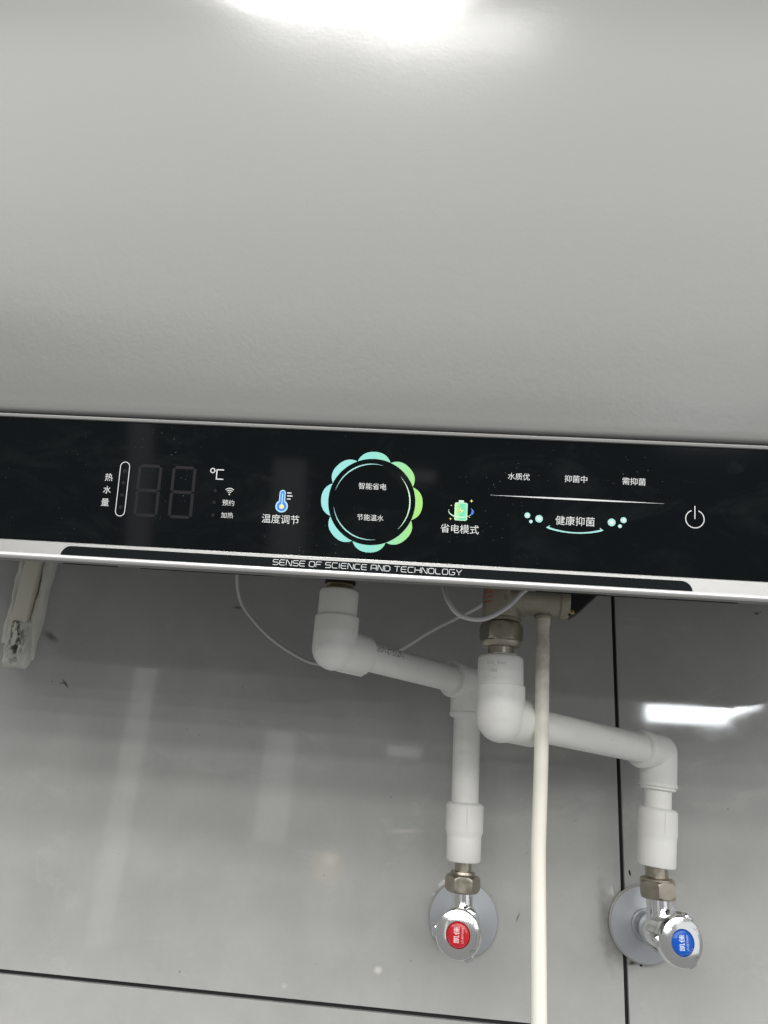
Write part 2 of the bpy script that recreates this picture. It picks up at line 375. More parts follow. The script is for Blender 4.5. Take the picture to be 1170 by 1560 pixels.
# chin: silver face with black inset strip, and a rounded pale lip below
CY = -0.273
obj('chin', sweep_x([(-0.2600, 0.1049), (CY + 0.0003, 0.1049), (CY, 0.1045), (CY, 0.0970), (-0.2600, 0.0970)], PX), 'silver', H, angle=20)
lip = [(-0.2738 + 0.0019 * math.cos(a), 0.0954 + 0.0017 * math.sin(a)) for a in [math.radians(d) for d in range(90, 271, 15)]]
obj('lip', sweep_x([(-0.264, 0.0971)] + lip + [(-0.264, 0.0968)], PX), 'lip', H, angle=50)
def arcpts(cx, cy, r, a0, a1, n=8): return [(cx + r * math.cos(math.radians(a0 + (a1 - a0) * i / n)), cy + r * math.sin(math.radians(a0 + (a1 - a0) * i / n))) for i in range(n + 1)]
def chinp(s, t, h=0.0): return Vector((s / 1000, CY - h / 1000, 0.098 + t / 1000))
out = [(-209.8, -0.75)] + arcpts(-204.3, -0.75, 5.5, 180, 90)[1:] + arcpts(131.9, -0.75, 5.5, 90, 0)
out = [(s, t if t < 4.75 else 4.75) for s, t in out]
strip = obj('inset_strip', prism([chinp(s, t, 0.0) for s, t in out], (0, -0.0004, 0)), 'inset', H, chinp(-36, 0), smooth=False)

# ---- printed marks: flat ink a hair above the glass
def flat(polys, place, h=0.06, holes=None):
    V, F = [], []
    for p in polys:
        k = len(V); V += [place(s, t, h) for s, t in p]; F.append(tuple(range(k, k + len(p))))
    return V, F
def stroke(pts, w, closed=False, cap=True):
    """2D polyline -> quad strip polygons with mitred joints"""
    n = len(pts); L, R_ = [], []
    P = [Vector(p) for p in pts]
    for i in range(n):
        a = P[i - 1] if (i > 0 or closed) else None; b = P[(i + 1) % n] if (i < n - 1 or closed) else None
        d1 = (P[i] - a).normalized() if a is not None else None; d2 = (b - P[i]).normalized() if b is not None else None
        d = ((d1 or d2) + (d2 or d1)).normalized(); nn = Vector((-d.y, d.x)); base = Vector((-(d1 or d2).y, (d1 or d2).x))
        k = 1 / max(0.5, nn.dot(base)); ww = (w[i] if isinstance(w, (list, tuple)) else w) / 2 * k
        L.append(P[i] + nn * ww); R_.append(P[i] - nn * ww)
    q = []
    for i in range(n if closed else n - 1):
        j = (i + 1) % n; q.append([tuple(R_[i]), tuple(R_[j]), tuple(L[j]), tuple(L[i])])
    return q
def disc(cx, cy, r, n=28): return [(cx + r * math.cos(2 * math.pi * i / n), cy + r * math.sin(2 * math.pi * i / n)) for i in range(n)]
def rrect(x0, y0, x1, y1, r, n=5):
    return arcpts(x1 - r, y1 - r, r, 0, 90, n) + arcpts(x0 + r, y1 - r, r, 90, 180, n) + arcpts(x0 + r, y0 + r, r, 180, 270, n) + arcpts(x1 - r, y0 + r, r, 270, 360, n)
def text_geo(body, width, place, cx, cy, height=None, rot=0.0, h=0.06, bold=0.0):
    cu = bpy.data.curves.new('txt', 'FONT'); cu.body = body; cu.size = 1.0; cu.resolution_u = 3; cu.fill_mode = 'FRONT'; cu.offset = bold
    o = bpy.data.objects.new('txt', cu); COL.objects.link(o); bpy.context.view_layer.update()
    me = bpy.data.meshes.new_from_object(o.evaluated_get(bpy.context.evaluated_depsgraph_get()))
    bpy.data.objects.remove(o); bpy.data.curves.remove(cu)
    xs = [v.co.x for v in me.vertices]; ys = [v.co.y for v in me.vertices]
    x0, x1, y0, y1 = min(xs), max(xs), min(ys), max(ys); k = width / (x1 - x0); ky = (height / (y1 - y0)) if height else k
    c, s = math.cos(rot), math.sin(rot); V = []
    for v in me.vertices:
        a = (v.co.x - (x0 + x1) / 2) * k; b = (v.co.y - (y0 + y1) / 2) * ky
        V.append(place(cx + a * c - b * s, cy + a * s + b * c, h))
    F = [tuple(p.vertices) for p in me.polygons]; bpy.data.meshes.remove(me)
    return V, F
def print_(name, geo, m, parent=panel, at=None): return obj(name, geo, m, parent, at, smooth=False)
for body, w, cx, cy, hh in (('热', 4.5, -188.24, 38.9, None), ('水', 4.5, -188.5, 31.6, None), ('量', 4.5, -188.8, 24.3, None), ('预约', 6.9, -117.2, 27.6, None),
                            ('加热', 6.9, -117.2, 20.5, None), ('温度调节', 21.2, -86.6, 19.9, None), ('智能省电', 15.6, -36.1, 41.1, None),
                            ('节能温水', 14.8, -36.2, 23.4, None), ('省电模式', 21.0, 13.5, 19.7, None), ('水质优', 12.0, 44.7, 50.6, None),
                            ('抑菌中', 12.2, 75.8, 50.75, None), ('需抑菌', 12.4, 107.1, 50.9, None), ('健康抑菌', 21.0, 75.9, 27.4, None)):
    print_('lettering', text_geo(body, w, pan, cx, cy, hh, bold=0.0), 'print_white')
# hot-water gauge outline, dim seven-segment digits, unit, wifi
cap_ = arcpts(-179.4, 45.5, 2.7, 0, 180, 10) + arcpts(-179.4, 19.5, 2.7, 180, 360, 10)
print_('gauge_outline', flat(stroke(cap_, 0.42, closed=True), pan), 'print_white')
for k in range(4): print_('gauge_dot', flat([disc(-179.4, 22 + 7 * k, 1.1, 12)], pan, 0.03), 'segment')
def digit(x0, y0, w, hgt, th=1.7):
    g = 0.35; x1, y1 = x0 + w, y0 + hgt; ym = (y0 + y1) / 2
    def hb(y): return [(x0 + th * .6 + g, y), (x0 + th + g, y + th / 2), (x1 - th - g, y + th / 2), (x1 - th * .6 - g, y), (x1 - th - g, y - th / 2), (x0 + th + g, y - th / 2)]
    def vb(x, a, b): return [(x - th / 2, a + g + .5), (x, a + g), (x + th / 2, a + g + .5), (x + th / 2, b - g - .5), (x, b - g), (x - th / 2, b - g - .5)]
    return [hb(y0 + th / 2), hb(ym), hb(y1 - th / 2), vb(x0 + th / 2, y0 + .8, ym), vb(x1 - th / 2, y0 + .8, ym), vb(x0 + th / 2, ym, y1 - .8), vb(x1 - th / 2, ym, y1 - .8)]
for x0 in (-171.4, -151.4):
    for seg in digit(x0, 17.2, 14.0, 30.2): print_('display_segment', flat([seg], pan, 0.04), 'segment')
print_('degree_ring', flat(stroke(disc(-127.85, 45.7, 1.25, 20), 0.55, closed=True), pan), 'print_white')
print_('unit_letter', flat(stroke([(-121.4, 46.3), (-125.4, 46.3), (-125.4, 40.9), (-121.4, 40.9)], 0.6), pan), 'print_white')
wf = [q for r in (1.15, 2.25, 3.35) for q in stroke(arcpts(-117.0, 32.6, r, 46, 134, 10), 0.42)] + [disc(-117.0, 32.45, 0.4, 10)]
print_('wifi_icon', flat(wf, pan), 'print_white')
for y in (34.1, 27.5, 20.2): print_('indicator_dot', flat([disc(-125.4, y, 0.9, 14)], pan, 0.03), 'segment')
# thermometer
def thermo(r1, r2, y1):
    a = math.degrees(math.asin(r1 / r2)); return arcpts(-86.56, y1, r1, 0, 180, 8) + arcpts(-86.56, 27.2, r2, 90 + a, 450 - a, 22)
print_('thermometer_outline', flat([thermo(1.75, 3.55, 34.8)], pan, 0.04), 'print_sky')
print_('thermometer_fill', flat([thermo(1.15, 2.75, 34.8)], pan, 0.08), 'print_blue')
print_('thermometer_column', flat([rrect(-86.86, 27.2, -86.26, 34.6, 0.25, 3)], pan, 0.12), 'print_sky')
print_('thermometer_bulb', flat([disc(-86.56, 27.0, 1.35)], pan, 0.14), 'print_yellow')
print_('thermometer_ticks', flat([rrect(-84.0, 34.65, -81.5, 35.3, .25, 3), rrect(-84.0, 32.95, -80.8, 33.6, .25, 3), rrect(-84.0, 31.2, -81.8, 31.85, .25, 3)], pan), 'print_white')
# flower ring of eight petals
FC = (-36.05, 32.4); RI = 24.4; RO = 28.45
for k in range(8):
    a0 = math.radians(45 * k); poly = []
    for i in range(17):
        q = -1 + 2 * i / 16; poly.append((RI + (RO - RI) * max(0, 1 - abs(q) ** 2.6), a0 + q * math.radians(22.3)))
    inner = [(RI - 0.0 if abs(q) < 1 else RI, a0 + q * math.radians(22.3)) for q in [1 - 2 * i / 10 for i in range(11)]][1:-1]
    pts = [(FC[0] + r * math.cos(a), FC[1] + r * math.sin(a)) for r, a in poly + inner]
    print_('petal', flat([pts], pan), 'print_flower')
def taper_arc(a0, a1, r, w, n=28): return stroke(arcpts(FC[0], FC[1], r, a0, a1, n), [w * (0.12 + math.sin(math.pi * i / n)) for i in range(n + 1)])
for a0, a1 in ((165, 76), (43, -43), (191, 279)): print_('ring_arc', flat(taper_arc(a0, a1, 21.4, 0.62), pan), 'print_teal' if a0 != 43 else 'print_mint')
# battery icon
print_('battery_case', flat([rrect(10.2, 24.4, 17.3, 34.4, 1.0)], pan, 0.04), 'print_mint')
print_('battery_charge', flat([rrect(10.6, 24.8, 16.9, 34.0, 0.8)], pan, 0.08), 'print_battery', panel, pan(13.75, 29, 0.08))
print_('battery_cap', flat([rrect(12.3, 34.5, 15.2, 35.7, 0.4)], pan), 'print_mint')
print_('battery_bolt', flat([[(14.1, 32.0), (12.6, 29.7), (13.6, 29.5)], [(13.6, 29.5), (12.6, 29.7), (14.2, 29.7)], [(14.0, 30.3), (15.2, 30.3), (13.7, 28.0)]], pan, 0.12), 'print_yellow')
def ell(cx, cy, a, b, t0, t1, n=24): return [(cx + a * math.cos(math.radians(t0 + (t1 - t0) * i / n)), cy + b * math.sin(math.radians(t0 + (t1 - t0) * i / n))) for i in range(n + 1)]
print_('battery_swoosh', flat(stroke(ell(13.6, 29.6, 6.6, 3.4, 168, 330, 26), [0.15 + 0.5 * math.sin(math.pi * i / 26) for i in range(27)]), pan, 0.14), 'print_mint')
print_('battery_swoosh_tail', flat(stroke(ell(13.6, 29.6, 6.6, 3.4, 330, 395, 10), [0.65, .9, 1.1, 1.2, 1.2, 1.1, .9, .7, .5, .3, .1]), pan, 0.1), 'print_blue')
def star(cx, cy, r): return [(cx + (r if i % 2 == 0 else r * .36) * math.cos(math.pi * i / 4), cy + (r if i % 2 == 0 else r * .36) * math.sin(math.pi * i / 4)) for i in range(8)]
for cx, cy, r in ((19.3, 35.6, 1.0), (8.2, 25.1, 0.75), (18.6, 26.5, 0.45), (8.3, 32.6, 0.45)): print_('battery_sparkle', flat([star(cx, cy, r)], pan), 'print_yellow')
# divider line, bubbles, smile, power
n = 30; print_('divider_line', flat(stroke([(29.6 + 93.7 * i / n, 39.45) for i in range(n + 1)], [0.08 + 1.1 * math.sin(math.pi * i / n) ** 1.3 * (0.8) for i in range(n + 1)]), pan), 'print_white')
for cx, cy, r in ((50.07, 29.2, 1.6), (56.45, 27.65, 2.05), (52.07, 25.9, 1.0), (95.47, 27.7, 2.1), (101.78, 29.25, 1.65), (99.9, 25.85, 1.05)):
    print_('bubble', flat([disc(cx, cy, r)], pan), 'print_teal'); print_('bubble_shine', flat([disc(cx, cy, r * 0.55, 18)], pan, 0.1), 'print_white')
smp = [(61.2 + 29.2 * i / 30, 23.2 - 2.3 * math.sin(math.pi * i / 30) ** 0.75) for i in range(31)]
smp = [(62.4, 24.3)] + smp + [(89.2, 24.3)]
print_('smile_arc', flat(stroke(smp, [0.15, 0.9] + [1.05 - 0.35 * math.sin(math.pi * i / 28) for i in range(29)] + [0.9, 0.15]), pan), 'print_teal')
print_('power_symbol', flat(stroke(arcpts(139.5, 31.9, 4.85, 112, 428, 40), 0.5) + stroke([(139.5, 39.0), (139.5, 31.9)], 0.5), pan), 'print_white')
# chin lettering, wide rounded capitals drawn as strokes
def glyph(ch):
    w, h, c = 3.0, 2.95, 0.5; m_ = h / 2
    box = [(c, h), (w - c, h), (w, h - c), (w, c), (w - c, 0), (c, 0), (0, c), (0, h - c)]
    return {'S': [[(w, h), (c, h), (0, h - c), (0, m_ + c * .7), (c * .7, m_), (w - c * .7, m_), (w, m_ - c * .7), (w, c), (w - c, 0), (0, 0)]],
            'E': [[(w, h), (c, h), (0, h - c), (0, c), (c, 0), (w, 0)], [(0, m_), (w * .93, m_)]],
            'N': [[(0, 0), (0, h), (0.5, h), (w - .5, 0), (w, 0), (w, h)]],
            'O': [box + [box[0]]], 'F': [[(w, h), (c, h), (0, h - c), (0, 0)], [(0, m_), (w * .9, m_)]],
            'C': [[(w, h), (c, h), (0, h - c), (0, c), (c, 0), (w, 0)]], 'I': [[(0.2, 0), (0.2, h)]],
            'A': [[(0, 0), (0, h - c), (c, h), (w - c, h), (w, h - c), (w, 0)], [(0, m_ - .3), (w, m_ - .3)]],
            'D': [[(0, 0), (0, h), (w - c * 1.6, h), (w, h - c * 1.6), (w, c * 1.6), (w - c * 1.6, 0), (0, 0)]],
            'T': [[(0, h), (w, h)], [(w / 2, h), (w / 2, 0)]], 'H': [[(0, 0), (0, h)], [(w, 0), (w, h)], [(0, m_), (w, m_)]],
            'L': [[(0, h), (0, c), (c, 0), (w * .95, 0)]],
            'G': [[(w, h), (c, h), (0, h - c), (0, c), (c, 0), (w - c, 0), (w, c), (w, m_ - .1), (w * .5, m_ - .1)]],
            'Y': [[(0, h), (w / 2, m_ - .2), (w, h)], [(w / 2, m_ - .2), (w / 2, 0)]]}[ch], (0.4 if ch == 'I' else w)
cur = 0.0; polys = []
for ch in 'SENSE OF SCIENCE AND TECHNOLOGY':
    if ch == ' ': cur += 1.6; continue
    st_, w = glyph(ch)
    for s_ in st_: polys += stroke([(cur + a, b) for a, b in s_], 0.31)
    cur += w + 0.82
cur -= 0.82; k = 103.9 / cur
print_('lettering', flat([[(-88.3 + a * k, 0.75 + b) for a, b in p] for p in polys], chinp, 0.46), 'print_silver', strip)

# ================================================================== HOT WATER PIPE
def ball(c, r, n=48, m=20): return lathe(Vector(c) - Vector((0, 0, r)), (0, 0, 1), [(max(1e-5, r * math.sin(math.pi * i / m)), r - r * math.cos(math.pi * i / m)) for i in range(m + 1)], n)
def ball_elbow(c, a, ra, b, rb):
    c, a, b = Vector(c), Vector(a), Vector(b); da, db = a - c, b - c
    return join(lathe(c, da, [(ra, 0), (ra, da.length)], 48, False), ball(c, ra), lathe(c, db, [(rb, 0), (rb, db.length - 0.0012), (rb - 0.0005, db.length - 0.0003), (rb - 0.0016, db.length), (0.0098, db.length)], 48, False))
def ppr_fitting(name, pts, r, R, parent, r2=None):
    path = bend(pts[0], pts[1], pts[2], R)
    return obj(name, tube(path, r, 40), 'ppr', parent, angle=50)
HA = Vector((-0.0662, -0.15, 0)); HC = Vector((-0.0660, -0.15, 0.0735)); HE = Vector((0.0334, -0.05, 0.0671)); HB = Vector((0.0344, -0.05, -0.0656))
hot = thing('hot_water_pipe', tuple(HB), 'white plastic hot pipe running from the heater down to the red-capped valve', 'water pipe', 'white plastic supply pipes')
ux = Vector((0, 0, 1))
def at_z(A, B, z): t = (z - A.z) / (B.z - A.z); return A + (B - A) * t
obj('gasket', lathe((HA.x, HA.y, 0.1186), ux, [(0.0088, 0), (0.0112, 0.0008), (0.0112, 0.0030), (0.0088, 0.0038)]), 'rubber', hot)
obj('threaded_stub', lathe((HA.x, HA.y, 0.109), ux, [(0.0098, 0), (0.0098, 0.004)] + [(0.0098 + (0.0003 if i % 2 else -0.0003), 0.0045 + i * 0.0007) for i in range(10)] + [(0.0098, 0.0135)]), 'steel_stub', hot)
obj('socket', lathe((HA.x, HA.y, 0.0935), ux, [(0.0140, 0), (0.01405, 0.0185), (0.0138, 0.0200), (0.0130, 0.0209), (0.0100, 0.0210)], 48), 'ppr', hot, angle=60)
hd = (HE - HC).normalized()
e1 = obj('elbow', join(ball_elbow(HC, (HC.x, HC.y, 0.0941), 0.0157, HC + hd * 0.0275, 0.0149),
                       lathe((HC.x, HC.y, 0.0940), ux, [(0.0157, 0), (0.0156, 0.0010), (0.0151, 0.0017), (0.0142, 0.0019)], 48)), 'ppr', hot, angle=40)
obj('mould_seam', tube([HC + hd * 0.004 + Vector((0, 0, -0.0152)), HC + hd * 0.0272 + Vector((0, 0, -0.0149))], 0.0004, 6), 'ppr', e1)
p1 = obj('pipe', rod(HC + hd * 0.02, HE - hd * 0.008, 0.0105), 'ppr', hot)
vd = (HB - HE).normalized()
e2 = obj('elbow', join(ball_elbow(HE, HE - hd * 0.018, 0.0137, HE + vd * 0.0265, 0.0137),
                  lathe(HE - hd * 0.0205, hd, [(0.0112, 0), (0.0142, 0.0004), (0.0146, 0.0012), (0.0146, 0.0040), (0.0135, 0.0048)], 44),
                  lathe(HE + vd * 0.0235, vd, [(0.0135, 0), (0.0143, 0.0006), (0.0143, 0.0026), (0.0128, 0.0042), (0.0105, 0.0046)], 44)), 'ppr', hot, angle=50)
obj('pipe', rod(HE + vd * 0.024, at_z(HE, HB, -0.026), 0.0106), 'ppr', hot)
def adapter(A, B, zt, zm, zb, parent, r1=0.0145, r2=0.0132):
    a = at_z(A, B, zt); d = (B - A).normalized(); L1 = (zt - zm); L2 = (zt - zb)
    ad = obj('adapter_socket', lathe(a, d, [(0.0102, 0), (r1 - 0.0022, 0.0003), (r1 - 0.0004, 0.0016), (r1, 0.0024), (r1, L1 - 0.001), (r1 - 0.0003, L1), (r2 + 0.0001, L1 + 0.003), (r2, L1 + 0.004),
                                       (r2 - 0.0002, L2 - 0.0012), (r2 - 0.0012, L2), (0.007, L2)], 48), 'ppr', parent, angle=45)
    s = a + Vector((0.0012, -r1 - 0.0001, -0.003)); obj('mould_seam', tube([s, s + d * (L1 - 0.005)], 0.00030, 6), 'ppr', ad)
    return ad
adapter(HE, HB, -0.0239, -0.0450, -0.0656, hot)
obj('brass_stub', rod((0.0344, -0.05, -0.0640), (0.0343, -0.05, -0.0745), 0.0064), 'nickel', hot)
un = obj('union_nut', hexnut((0.0343, -0.05, -0.0744), (0, 0, -1), 0.0132, 0.0122, math.radians(30)), 'nickel', hot, angle=18)
obj('nut_collar', lathe((0.0343, -0.05, -0.0750), (0, 0, 1), [(0.0112, 0), (0.0095, 0.0010), (0.0090, 0.0026), (0.0070, 0.0030)]), 'nickel', un)
# faint ink on the horizontal pipe and moulded marks on the sockets (too worn to read)
du, pu_, pw = hd, None, None
side = hd.cross(Vector((0, 0, 1))).normalized()          # towards the viewer / away
if side.y > 0: side = -side
up2 = side.cross(hd); up2 = up2 if up2.z > 0 else -up2
def pipe_place(s, t, h):                                 # s mm along the pipe, t degrees up from the front
    q = math.radians(t); return HC + hd * (s / 1000) + (side * math.cos(q) + up2 * math.sin(q)) * (0.0105 + 0.00006)
ink = []
for k in range(46):
    s = 30 + k * 0.62 + random.uniform(-.2, .2)
    if k % 9 in (3, 8): continue
    for _ in range(3):
        t = random.choice((20, 26, 33, 40, 46)) + random.uniform(-2, 2); w = random.uniform(0.25, 0.6); hgt = random.uniform(2.0, 5.0)
        ink.append([(s - w / 2, t - hgt / 2), (s + w / 2, t - hgt / 2 - 1), (s + w / 2 + .2, t + hgt / 2), (s - w / 2, t + hgt / 2)])
o = obj('worn_print', flat(ink, pipe_place), 'ink', p1, smooth=False)

# ================================================================== COLD WATER PIPE
CA = Vector((0.0497, -0.15, 0)); CC = Vector((0.0502, -0.15, 0.0345)); CE = Vector((0.1838, -0.05, 0.0240)); CB = Vector((0.1778, -0.05, -0.0578))
cold = thing('cold_water_pipe', tuple(CB), 'white plastic cold pipe running from the safety valve down to the blue-capped valve', 'water pipe', 'white plastic supply pipes')
cd = (CE - CC).normalized(); cv = (CB - CE).normalized()
obj('threaded_stub', lathe((CA.x, CA.y, 0.070), ux, [(0.0089, 0), (0.0089, 0.0165)]), 'nickel', cold)
obj('socket', lathe((CA.x, CA.y, 0.0540), ux, [(0.0157, 0), (0.0155, 0.0180), (0.0152, 0.0200), (0.0140, 0.0212), (0.0092, 0.0213)], 48), 'ppr', cold, angle=60)
burr = [(CA.x - 0.005 + 0.0035 * i + random.uniform(-.001, .001), CA.y - 0.0093 - 0.0004 * (i % 2), 0.0757 + random.uniform(0, 0.0009)) for i in range(5)]
obj('plastic_burr', tube(spline(burr, 4), 0.0004, 8), 'ppr', cold)
e3 = obj('elbow', join(ball_elbow(CC, (CC.x, CC.y, 0.0546), 0.0163, CC + cd * 0.0300, 0.0152),
                  lathe((CC.x, CC.y, 0.0545), ux, [(0.0163, 0), (0.0162, 0.0007), (0.0158, 0.0012)], 48)), 'ppr', cold, angle=40)
obj('pipe', rod(CC + cd * 0.02, CE - cd * 0.008, 0.0110), 'ppr', cold)
obj('elbow', join(ball_elbow(CE, CE - cd * 0.020, 0.0138, CE + cv * 0.0265, 0.0138),
                  lathe(CE - cd * 0.0235, cd, [(0.0112, 0), (0.0140, 0.0004), (0.0146, 0.0012), (0.0146, 0.0038), (0.0136, 0.0046)], 44),
                  lathe(CE + cv * 0.0225, cv, [(0.0136, 0), (0.0143, 0.0006), (0.0143, 0.0030), (0.0130, 0.0034), (0.0130, 0.0052), (0.0118, 0.0058), (0.0104, 0.0060)], 44)), 'ppr', cold, angle=50)
obj('pipe', rod(CE + cv * 0.024, at_z(CE, CB, -0.019), 0.0101), 'ppr', cold)
adapter(CE, CB, -0.0167, -0.0361, -0.0578, cold, 0.0147, 0.0140)
obj('brass_stub', rod((CB.x, CB.y, -0.0560), (CB.x, CB.y, -0.0668), 0.0082), 'nickel', cold)
un = obj('union_nut', hexnut((CB.x, CB.y, -0.0664), (0, 0, -1), 0.0138, 0.0128, math.radians(12)), 'nickel', cold, angle=18)
obj('nut_collar', lathe((CB.x, CB.y, -0.0670), (0, 0, 1), [(0.0120, 0), (0.0120, 0.0012), (0.0100, 0.0022), (0.0085, 0.0024)]), 'nickel', un)
def sock_place(s, t, h):                                 # mm round / mm up on the cold socket
    q = s / 15.6; return Vector((CA.x + 0.01572 * math.sin(q), CA.y - 0.01572 * math.cos(q), t / 1000))
print_('moulded_mark', text_geo('PPR S25', 13.0, sock_place, -4.5, 68.8, 2.1, rot=math.pi), 'ppr_mark', cold)
fl = [[(x + .2 * math.sin(k), 62.6), (x + .5, 62.6), (x + .5, 64.6), (x, 64.6)] for k, x in enumerate((-9, -8.1, -7.0, -6.4, -5.2, -4.4))]
print_('moulded_mark', flat(fl, sock_place), 'ppr_mark', cold)

# ================================================================== SAFETY VALVE between heater and cold pipe
sv = thing('safety_valve', (CA.x, CA.y, 0.083), 'grey cast metal safety valve with red print and black lever under the heater', 'valve')
vb = obj('valve_body', lathe((CA.x, CA.y, 0.0985), ux, [(0.0105, 0), (0.0130, 0.0004), (0.0136, 0.0010), (0.0136, 0.0024), (0.0130, 0.0030), (0.0135, 0.0040), (0.0135, 0.0300)], 48), 'cast', sv, angle=40)
obj('union_nut', hexnut((CA.x, CA.y, 0.0842), ux, 0.0150, 0.0142, math.radians(22)), 'nickel', sv, angle=18)
obj('nut_collar', lathe((CA.x, CA.y, 0.0808), ux, [(0.0095, 0), (0.0125, 0.0004), (0.0138, 0.0018), (0.0142, 0.0040)]), 'nickel', sv)
bx = Vector((1, 0, 0)); bz = 0.1165
obj('side_branch', lathe((CA.x + 0.004, CA.y, bz), bx, [(0.0128, 0), (0.0128, 0.012), (0.0117, 0.0155), (0.0115, 0.0350), (0.0126, 0.0362), (0.0127, 0.0412), (0.0120, 0.0421), (0.0080, 0.0421)], 44), 'cast', sv, angle=40)
lv = []
for (s, t) in ((0.0995, 0.0), (0.0995, 0.0190), (0.1045, 0.0210), (0.1195, 0.0208), (0.1198, 0.0150), (0.1075, 0.0030), (0.1030, 0.0000)):
    lv.append((s - 0.0050, CA.y - 0.0075, 0.1050 + t))
bm = bmesh.new(); vsl = [bm.verts.new(p) for p in lv]; f = bm.faces.new(vsl)
r = bmesh.ops.extrude_face_region(bm, geom=[f]); bmesh.ops.translate(bm, verts=[v for v in r['geom'] if isinstance(v, bmesh.types.BMVert)], vec=(0, 0.015, 0))
bmesh.ops.bevel(bm, geom=bm.edges[:], offset=0.0009, segments=2, affect='EDGES', profile=0.5); bm.verts.index_update()
lev = obj('lever', ([v.co.copy() for v in bm.verts], [tuple(v.index for v in f.verts) for f in bm.faces]), 'lever', sv, smooth=False); bm.free()
obj('lever_pivot', rod((0.0955, CA.y, bz), (0.0995, CA.y, bz), 0.0050), 'cast', lev)
obj('screw', lathe((0.0972, CA.y - 0.0072, 0.1077), (0, -1, 0), [(0.0017, 0), (0.0017, 0.0006), (0.0012, 0.0010)], 16), 'brass', lev)
obj('drain_nipple', lathe((0.0785, CA.y, 0.0995), ux, [(0.0044, 0), (0.0047, 0.0010), (0.0050, 0.0035), (0.0061, 0.0046), (0.0062, 0.0056), (0.0057, 0.0064), (0.0070, 0.0090)], 32), 'cast', sv)
def body_place(s, t, h):
    q = s / 13.5; return Vector((CA.x + 0.01362 * math.sin(q), CA.y - 0.01362 * math.cos(q), t / 1000))
red = []
for row, t in enumerate((110.6, 113.9, 117.1, 120.0)):
    for k in range(7):
        s = -17.5 + k * 1.45; c0 = random.uniform(0.2, 0.5)
        for a, b, w_, h_ in ((0, 0, 0.85, 0.35), (0, 1.1, 0.9, 0.35), (random.choice((0, .55)), .3, 0.32, 0.9), (.1, 0.55, 0.7, 0.28)):
            red.append([(s + a, t + b), (s + a + w_, t + b), (s + a + w_, t + b + h_), (s + a, t + b + h_)])
o = print_('red_print', flat(red, body_place), 'ink_red', vb)
def arrow(cx, cy, k=1): return [[(cx, cy + 2.6 * k), (cx - 2.0, cy + .6 * k), (cx - .8, cy + .6 * k), (cx - .8, cy - 1.5 * k), (cx + .8, cy - 1.5 * k), (cx + .8, cy + .6 * k), (cx + 2.0, cy + .6 * k)]]
V, F = [], []
for p in (arrow(2.2, 113.2)[0], arrow(2.2, 120.0)[0]):
    b = len(V); n = len(p)
    for hh in (0, 0.00055):
        for s, t in p:
            q = s / 13.5; rr_ = 0.0134 + hh; V.append(Vector((CA.x + rr_ * math.sin(q), CA.y - rr_ * math.cos(q), t / 1000)))
    F.append(tuple(range(b + n, b + 2 * n))); F += [(b + i, b + (i + 1) % n, b + n + (i + 1) % n, b + n + i) for i in range(n)]
obj('raised_arrows', (V, F), 'cast', vb, smooth=False)

